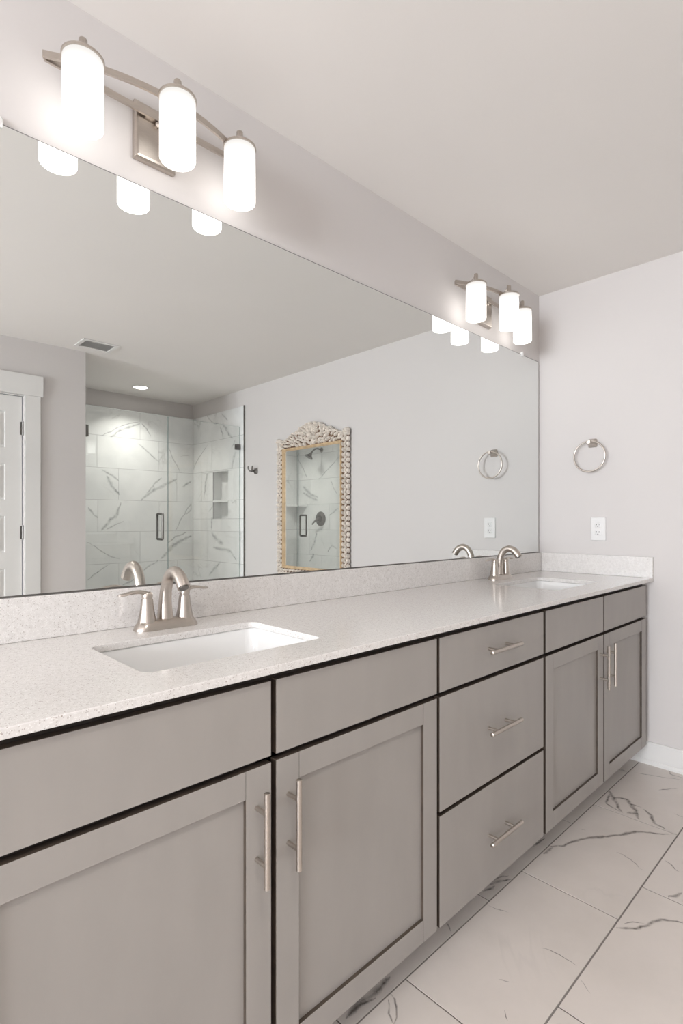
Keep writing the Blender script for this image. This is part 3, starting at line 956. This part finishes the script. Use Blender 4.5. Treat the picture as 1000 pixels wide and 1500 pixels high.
for x in (-0.211, 0.0, 0.211):
    ys = -0.097 if x else -0.140
    bm = B()
    add_tube(bm, [(x, arc(x) + 0.003, 0.046), (x, arc(x) - 0.004, 0.049), (x, ys + 0.006, 0.066), (x, ys, 0.067)], (lambda q: [q] * 4)((0.0045, 0.0055)), 8, up=(0, 0, 1))
    bm2 = bm
    add_lathe(bm2, [(0.0095, 0.034), (0.0095, 0.0765), (0.0078, 0.079), (0.0, 0.0795)], (x, ys, 0), n=16)
    arm = obj('arm', bm2, 'nickel', vl, smooth=35)
    bm = B()
    add_lathe(bm, [(0.0, 0.0435), (0.012, 0.043), (0.030, 0.0400), (0.043, 0.0375), (0.0462, 0.0345), (0.0462, 0.0290), (0.0440, 0.0285)], (x, ys, 0), n=36, cap0=False)
    obj('shade_cap', bm, 'nickel', vl, smooth=35)
    bm = B()
    pr = [(0.0, 0.003), (0.030, 0.003), (0.0365, 0.0026), (0.0395, 0.0), (0.0425, 0.0008), (0.0440, 0.004), (0.0440, 0.150), (0.043, 0.153), (0.040, 0.154)]
    add_lathe(bm, pr, n=40, cap0=False, cap1=True)
    obj('glass_shade', bm, 'opal', vl, (x, ys, -0.124), smooth=35)
dup(vl, (1.667, 0, 2.19), 'farther three-light vanity fixture, above the mirror by the end wall corner')

# ================================================================== end wall fittings
tr = thing('towel_ring', 'brushed nickel towel ring on the end wall above the outlet', 'towel ring', (XE, -0.292, 1.580))
bm = B()
loft(bm, [[(-x, y * r, z * r) for y, z in rrect(0, 0, 1, 1, 0.3, 5)] for r, x in ((0.022, 0.0005), (0.022, 0.006), (0.0165, 0.014), (0.0120, 0.024), (0.0105, 0.045), (0.0105, 0.056), (0.008, 0.059))])
obj('mount', bm, 'nickel', tr, smooth=35)
bm = B()
n = 72
add_tube(bm, [(-0.049 + 0.0006 * math.cos(2 * PI * i / n), 0.078 * math.sin(2 * PI * i / n), -0.0725 + 0.078 * math.cos(2 * PI * i / n)) for i in range(n)], 0.0046, 12, closed=True, up=(1, 0, 0))
obj('ring', bm, 'nickel', tr, smooth=60)

ou = thing('wall_outlet', 'white double electrical outlet on the end wall below the towel ring', 'outlet', (XE, -0.3195, 1.134))
bm = B()
loft(bm, [[(-x, y, z) for y, z in rrect(0, 0, hy, hz2, 0.003, 4)] for hy, hz2, x in ((0.0375, 0.0605, 0.0005), (0.0375, 0.0605, 0.0035), (0.0345, 0.0575, 0.0065))])
obj('cover_plate', bm, 'plastic', ou, smooth=30)
for s in (-1, 1):
    bm = B()
    zc = s * 0.0195
    loft(bm, [[(-x, y, zc + z) for y, z in rrect(0, 0, 0.0165 - i, 0.0145 - i, 0.009, 6)] for i, x in ((0, 0.006), (0, 0.0080), (0.0008, 0.0085))])
    rc = obj('receptacle', bm, 'plastic', ou, smooth=30)
    bm = B()
    add_box(bm, -0.0088, -0.0084, -0.0075, -0.0050, zc - 0.001, zc + 0.008)
    add_box(bm, -0.0088, -0.0084, 0.0050, 0.0075, zc, zc + 0.007)
    add_cyl(bm, (-0.0084, 0, zc - 0.0075), (-0.0088, 0, zc - 0.0075), 0.0026, 12)
    obj('slots', bm, 'slot', rc)
bm = B()
add_cyl(bm, (-0.0064, 0, 0), (-0.0075, 0, 0), 0.003, 14)
obj('screw', bm, 'plastic', ou, smooth=30)

rh = thing('robe_hook', 'small double-prong metal robe hook on the end wall beside the shower', 'hook', (XE, -2.745, 1.640))
bm = B()
loft(bm, [[(-x, y * r, z * r) for y, z in rrect(0, 0, 1, 1, 0.3, 5)] for r, x in ((0.026, 0.0005), (0.026, 0.006), (0.018, 0.014), (0.012, 0.024), (0.010, 0.040))])
obj('mount', bm, 'nickel_dark', rh, smooth=35)
for s in (-1, 1):
    bm = B()
    P = [(-0.030, 0.0, 0.0), (-0.046, s * 0.010, -0.006), (-0.062, s * 0.024, 0.004), (-0.068, s * 0.032, 0.026), (-0.064, s * 0.035, 0.042)]
    add_tube(bm, smooth_path(P, 5), interp([0.0085, 0.008, 0.007, 0.0065, 0.006], 5), 12)
    obj('prong', bm, 'nickel_dark', rh, smooth=50)

# ================================================================== ornate framed mirror on the end wall
fm = thing('framed_mirror', 'tall mirror in a whitewashed carved frame with a gilt inner edge', 'mirror', (XE, -1.945, 1.285))
HZ0, HZ1 = -0.595, 0.595
def crest(a):
    a = abs(a)
    T = [(0, 0.705), (0.05, 0.700), (0.09, 0.686), (0.12, 0.684), (0.16, 0.655), (0.20, 0.643), (0.24, 0.640), (0.28, 0.610), (0.33, 0.594), (0.375, 0.585), (0.39, 0.602), (0.43, 0.606), (0.46, 0.600)]
    for (a0, z0), (a1, z1) in zip(T[:-1], T[1:]):
        if a <= a1:
            return z0 + (z1 - z0) * (a - a0) / (a1 - a0)
    return T[-1][1]
GH, GV = 0.345, 0.490        # half size of the visible glass
bm = B()
outer = [(-0.436, HZ0), (0.436, HZ0)] + [(0.436 - 0.872 * i / 48, crest(0.436 - 0.872 * i / 48) - 0.016) for i in range(49)]
add_plate(bm, outer, [[(-GH - 0.015, -GV - 0.015), (GH + 0.015, -GV - 0.015), (GH + 0.015, GV + 0.015), (-GH - 0.015, GV + 0.015)]], 0.001, 0.022, lambda a, b, c: (-c, a, b))
obj('backing_board', bm, 'brown', fm)
rnd = random.Random(5)
def lobe(bm, a, b, la, lb, h, rot, c0=0.016, na=8, nb=3):
    """a carved leaf: pointed, domed, lying on the board"""
    ca, sa = math.cos(rot), math.sin(rot)
    def pt(u, v, z):
        x = u * la
        y = v * lb
        return (-(c0 + z * h), a + x * ca - y * sa, b + x * sa + y * ca)
    rings = []
    for k in range(nb + 1):
        ph = k / nb * PI / 2
        r, z = math.cos(ph), math.sin(ph)
        if k == nb:
            r = 0.06
        rings.append([pt(r * math.copysign(abs(math.cos(t)) ** 0.85, math.cos(t)), r * math.copysign(abs(math.sin(t)) ** 1.15, math.sin(t)), z) for t in [2 * PI * i / na for i in range(na)]])
    loft(bm, rings)
bm = B()
def jig(x, k=0.15):
    return x * (1 + rnd.uniform(-k, k))
for s in (-1, 1):
    k = 0
    z = HZ0 + 0.02
    while z < 0.575:
        lobe(bm, s * 0.434, z, jig(0.0205), jig(0.0165), jig(0.026), PI / 2 + s * 0.25)
        lobe(bm, s * 0.404, z + 0.012, jig(0.0235), jig(0.0090), jig(0.024), PI / 2 - s * 0.75)
        lobe(bm, s * 0.404, z - 0.010, jig(0.0200), jig(0.0080), jig(0.020), PI / 2 + s * 0.7)
        lobe(bm, s * 0.378, z + 0.003, jig(0.0190), jig(0.0085), jig(0.022), PI / 2 + s * 0.15)
        if k % 3 == 1:
            lobe(bm, s * 0.418, z + 0.018, 0.010, 0.008, 0.034, 0)
        z += 0.0405
        k += 1
    for u, v, w_ in ((0.425, 0.588, 0.026), (0.418, 0.560, 0.02), (0.44, 0.575, 0.014), (0.400, 0.585, 0.018)):
        lobe(bm, s * u, v, w_, w_ * 0.7, 0.034, rnd.uniform(0, 3))
x = -0.385
while x < 0.39:
    for z_, dz in ((-0.580, 0.0), (-0.527, 0.4)):
        lobe(bm, x, z_, jig(0.0205), jig(0.0125), jig(0.026), dz)
    lobe(bm, x + 0.012, -0.555, jig(0.020), jig(0.009), jig(0.022), 0.8)
    lobe(bm, x - 0.010, -0.553, jig(0.018), jig(0.008), jig(0.022), -0.8)
    x += 0.041
# crest: acanthus leaves fanning out from the middle
placed = []
for _ in range(4000):
    aa, zz = rnd.uniform(-0.38, 0.38), rnd.uniform(0.520, 0.695)
    if zz > crest(aa) - 0.014:
        continue
    if any(((aa - p) / 1.0) ** 2 + (zz - q) ** 2 < 0.0245 ** 2 for p, q in placed):
        continue
    placed.append((aa, zz))
    ang = math.atan2(zz - 0.44, aa * 0.8) + rnd.uniform(-0.35, 0.35)
    lobe(bm, aa, zz, jig(0.0205, 0.2), jig(0.0125, 0.2), jig(0.030, 0.3), ang)
for i in range(61):
    a = -0.375 + 0.75 * i / 60
    if rnd.random() < 0.8:
        sl = math.atan2(crest(a + 0.01) - crest(a - 0.01), 0.02)
        lobe(bm, a, crest(a) - 0.010, jig(0.0145), jig(0.0085), jig(0.026), sl + rnd.uniform(-0.3, 0.3))
for t in range(-4, 5):
    an = PI / 2 - t * 0.27
    r = 0.095 if t % 2 == 0 else 0.075
    lobe(bm, r * 0.9 * math.cos(an), 0.575 + r * math.sin(an), 0.036, 0.0105, 0.040, an)
lobe(bm, 0, 0.60, 0.024, 0.016, 0.050, PI / 2)
obj('carved_frame', bm, 'carved', fm, smooth=50)
bm = B()
prof = [(0.024, 0.022), (0.020, 0.037), (0.014, 0.038), (0.004, 0.026), (0.0, 0.019), (0.0, 0.014), (0.024, 0.014)]
corner = [(-1, -1), (1, -1), (1, 1), (-1, 1), (-1, -1)]
loft(bm, [[(-c, sy * (GH + d), sz * (GV + d)) for d, c in prof] for sy, sz in corner], False, False)
bmesh.ops.remove_doubles(bm, verts=bm.verts, dist=1e-6)
obj('gilt_slip', bm, 'gilt', fm)
bm = B()
add_box(bm, -0.0165, -0.012, -GH - 0.012, GH + 0.012, -GV - 0.012, GV + 0.012)
obj('mirror_glass', bm, 'mirror2', fm)

# ================================================================== shower enclosure and fittings
GX = 1.515
def clamp(par, name, x, y, z, w=0.05, h=0.05):
    bm = B()
    add_box(bm, x - w / 2, x + w / 2, y - 0.0155, y - 0.0055, z - h / 2, z + h / 2)
    add_box(bm, x - w / 2, x + w / 2, y + 0.0055, y + 0.0155, z - h / 2, z + h / 2)
    return obj(name, bm, 'nickel_dark', par, bevel=0.0015)
def glass_sheet(par, x0, x1, z0, z1):
    bm = B()
    fs = add_box(bm, x0, x1, -0.005, 0.005, z0, z1)
    o = obj('glass_pane', bm, ['glass', 'glass_edge'], par, bevel=0.0)
    for p in o.data.polygons:
        p.material_index = 0 if abs(p.normal.y) > 0.9 else 1
    return o
gp = thing('shower_glass_panel', 'fixed clear glass shower panel against the end wall', 'shower glass', ((GX + XE) / 2, -3.0, 0.1005))
px_ = (GX + XE) / 2
glass_sheet(gp, GX + 0.004 - px_, XE - 0.013 - px_, 0.0, 1.980)
clamp(gp, 'wall_clamp', XE - 0.036 - px_, 0, 1.785)
clamp(gp, 'wall_clamp', XE - 0.036 - px_, 0, 0.25)
gd = thing('shower_glass_door', 'hinged clear glass shower door with a D-shaped pull', 'shower door', (XP + 0.05, -3.0, 0.1005))
dx_ = XP + 0.05
glass_sheet(gd, XP + 0.018 - dx_, GX - 0.002 - dx_, 0.008, 1.980)
for z in (1.78, 0.22):
    clamp(gd, 'hinge', XP + 0.046 - dx_, 0, z, 0.066, 0.09)
bm = B()
hx_ = 1.445 - dx_
for s in (-1, 1):
    P = [(hx_, s * 0.0052, 0.920 + 0.0), (hx_, s * 0.040, 0.920), (hx_, s * 0.052, 0.930), (hx_, s * 0.052, 1.128), (hx_, s * 0.040, 1.138), (hx_, s * 0.0052, 1.138)]
    Q = [Vector(P[0]), Vector(P[1])] + [Vector((hx_, s * (0.040 + 0.012 * math.sin(t)), 0.932 - 0.012 * math.cos(t))) for t in (0.3, 0.7, 1.1, 1.5)] + [Vector((hx_, s * (0.040 + 0.012 * math.cos(t)), 1.126 + 0.012 * math.sin(t))) for t in (0.05, 0.45, 0.85, 1.25)] + [Vector(P[4]), Vector(P[5])]
    add_tube(bm, Q, 0.0095, 12, up=(1, 0, 0))
obj('handle', bm, 'nickel_dark', gd, smooth=50)

sh = thing('shower_fixture', 'brushed nickel shower head on an arm from the side tile wall', 'shower head', (XP + 0.0125, -3.44, 2.035))
bm = B()
add_lathe(bm, [(0.030, 0.0), (0.030, 0.003), (0.022, 0.012), (0.010, 0.016)], (0, 0, 0), (1, 0, 0), 24)
obj('flange', bm, 'nickel_dark', sh, smooth=40)
bm = B()
P = [(0.008, 0, 0), (0.05, -0.004, 0.010), (0.09, -0.010, 0.005), (0.125, -0.016, -0.020), (0.145, -0.020, -0.045)]
add_tube(bm, smooth_path(P, 5), 0.0095, 12)
obj('arm', bm, 'nickel_dark', sh, smooth=50)
bm = B()
ax = Vector((0.45, -0.25, -0.85)).normalized()
add_lathe(bm, [(0.010, -0.012), (0.014, 0.0), (0.016, 0.014), (0.026, 0.030), (0.050, 0.052), (0.053, 0.060), (0.050, 0.064), (0.0, 0.065)], (0.147, -0.020, -0.048), ax, 28)
obj('spray_head', bm, 'nickel_dark', sh, smooth=40)
sv = thing('shower_valve', 'round brushed nickel shower valve with a lever below the shower head', 'shower valve', (XP + 0.0125, -3.455, 1.205))
bm = B()
add_lathe(bm, [(0.088, 0.0), (0.088, 0.004), (0.080, 0.010), (0.050, 0.014), (0.048, 0.016)], (0, 0, 0), (1, 0, 0), 40)
obj('escutcheon', bm, 'nickel_dark', sv, smooth=40)
bm = B()
add_lathe(bm, [(0.040, 0.015), (0.036, 0.030), (0.028, 0.045), (0.027, 0.060), (0.018, 0.066), (0.0, 0.067)], (0, 0, 0), (1, 0, 0), 28)
add_tube(bm, smooth_path([(0.050, 0, 0), (0.056, -0.04, -0.025), (0.052, -0.085, -0.055), (0.05, -0.10, -0.068)], 5), interp([0.012, 0.011, 0.009, 0.006], 5), 12)
obj('lever', bm, 'nickel_dark', sv, smooth=50)
cs = thing('corner_shelf', 'white triangular corner shelf at the back of the shower', 'shelf', (XP + 0.0125, YT + 0.0005, 1.36))
bm = B()
rings = []
arcp = [(0, 0), (0.205, 0)] + [(0.205 - 0.205 * i / 10, 0.205 * i / 10 - 0.018 * math.sin(PI * i / 10)) for i in range(1, 10)] + [(0, 0.205)]
loft(bm, [[(x, y, z) for x, y in arcp] for z in (0.0, 0.022)])
obj('shelf_slab', bm, 'ceramic', cs, bevel=0.002)
sd = thing('shower_drain', 'square metal drain in the shower floor', 'drain', (1.5, -3.47, 0.0185))
bm = B()
add_plate(bm, [(-0.05, -0.05), (0.05, -0.05), (0.05, 0.05), (-0.05, 0.05)], [[(-0.035, y - 0.003), (0.035, y - 0.003), (0.035, y + 0.003), (-0.035, y + 0.003)] for y in (-0.03, -0.015, 0, 0.015, 0.03)], 0, 0.003)
obj('grate', bm, 'nickel_dark', sd)

# ================================================================== ceiling fittings
dl = thing('recessed_light', 'round lit recessed ceiling light above the shower', 'ceiling light', (1.512, -3.545, ZC))
def downlight(dl, watts):
    bm = B()
    add_lathe(bm, [(0.062, -0.0005), (0.078, -0.0005), (0.078, -0.003), (0.072, -0.006), (0.064, -0.006), (0.062, -0.003), (0.062, -0.0005)], n=40, cap0=False, cap1=False)
    obj('trim_ring', bm, 'plastic', dl, smooth=40)
    bm = B()
    add_lathe(bm, [(0.0625, -0.0006), (0.0625, -0.0028), (0.05, -0.0036), (0.0, -0.004)], n=40)
    obj('lens', bm, 'lens', dl, smooth=40)
    ld = bpy.data.lights.new('lamp', 'AREA')
    ld.shape = 'DISK'
    ld.size = 0.11
    ld.energy = watts
    ld.color = (1.0, 0.96, 0.91)
    ld.spread = math.radians(118)
    lo = bpy.data.objects.new('lamp', ld)
    COL.objects.link(lo)
    lo.parent = dl
    lo.location = (0, 0, -0.008)
downlight(dl, SHOWER_W)
fill_can = thing('recessed_light', 'added round recessed ceiling light above the camera, stand-in source of room light', 'ceiling light', (-0.35, -1.5, ZC))
downlight(fill_can, ROOM_FILL_W)  # added can out of view, only there to lift the room light

av = thing('air_vent', 'white louvred air register in the ceiling near the shower', 'vent', (0.782, -2.597, ZC))
bm = B()
add_plate(bm, [(-0.125, -0.105), (0.125, -0.105), (0.125, 0.105), (-0.125, 0.105)], [[(-0.098, -0.078), (0.098, -0.078), (0.098, 0.078), (-0.098, 0.078)]], -0.007, -0.0005)
obj('vent_frame', bm, 'trim', av, bevel=0.003)
bm = B()
add_box(bm, -0.1, 0.1, -0.08, 0.08, -0.0012, -0.0006)
obj('damper', bm, 'trim', av)
for k in range(9):
    y = -0.07 + k * 0.0175
    bm = B()
    loft(bm, [[(x, y - 0.0075, -0.0022), (x, y - 0.0065, -0.0016), (x, y + 0.0075, -0.0060), (x, y + 0.0065, -0.0066)] for x in (-0.0985, 0.0985)])
    obj('louver', bm, 'trim', av)
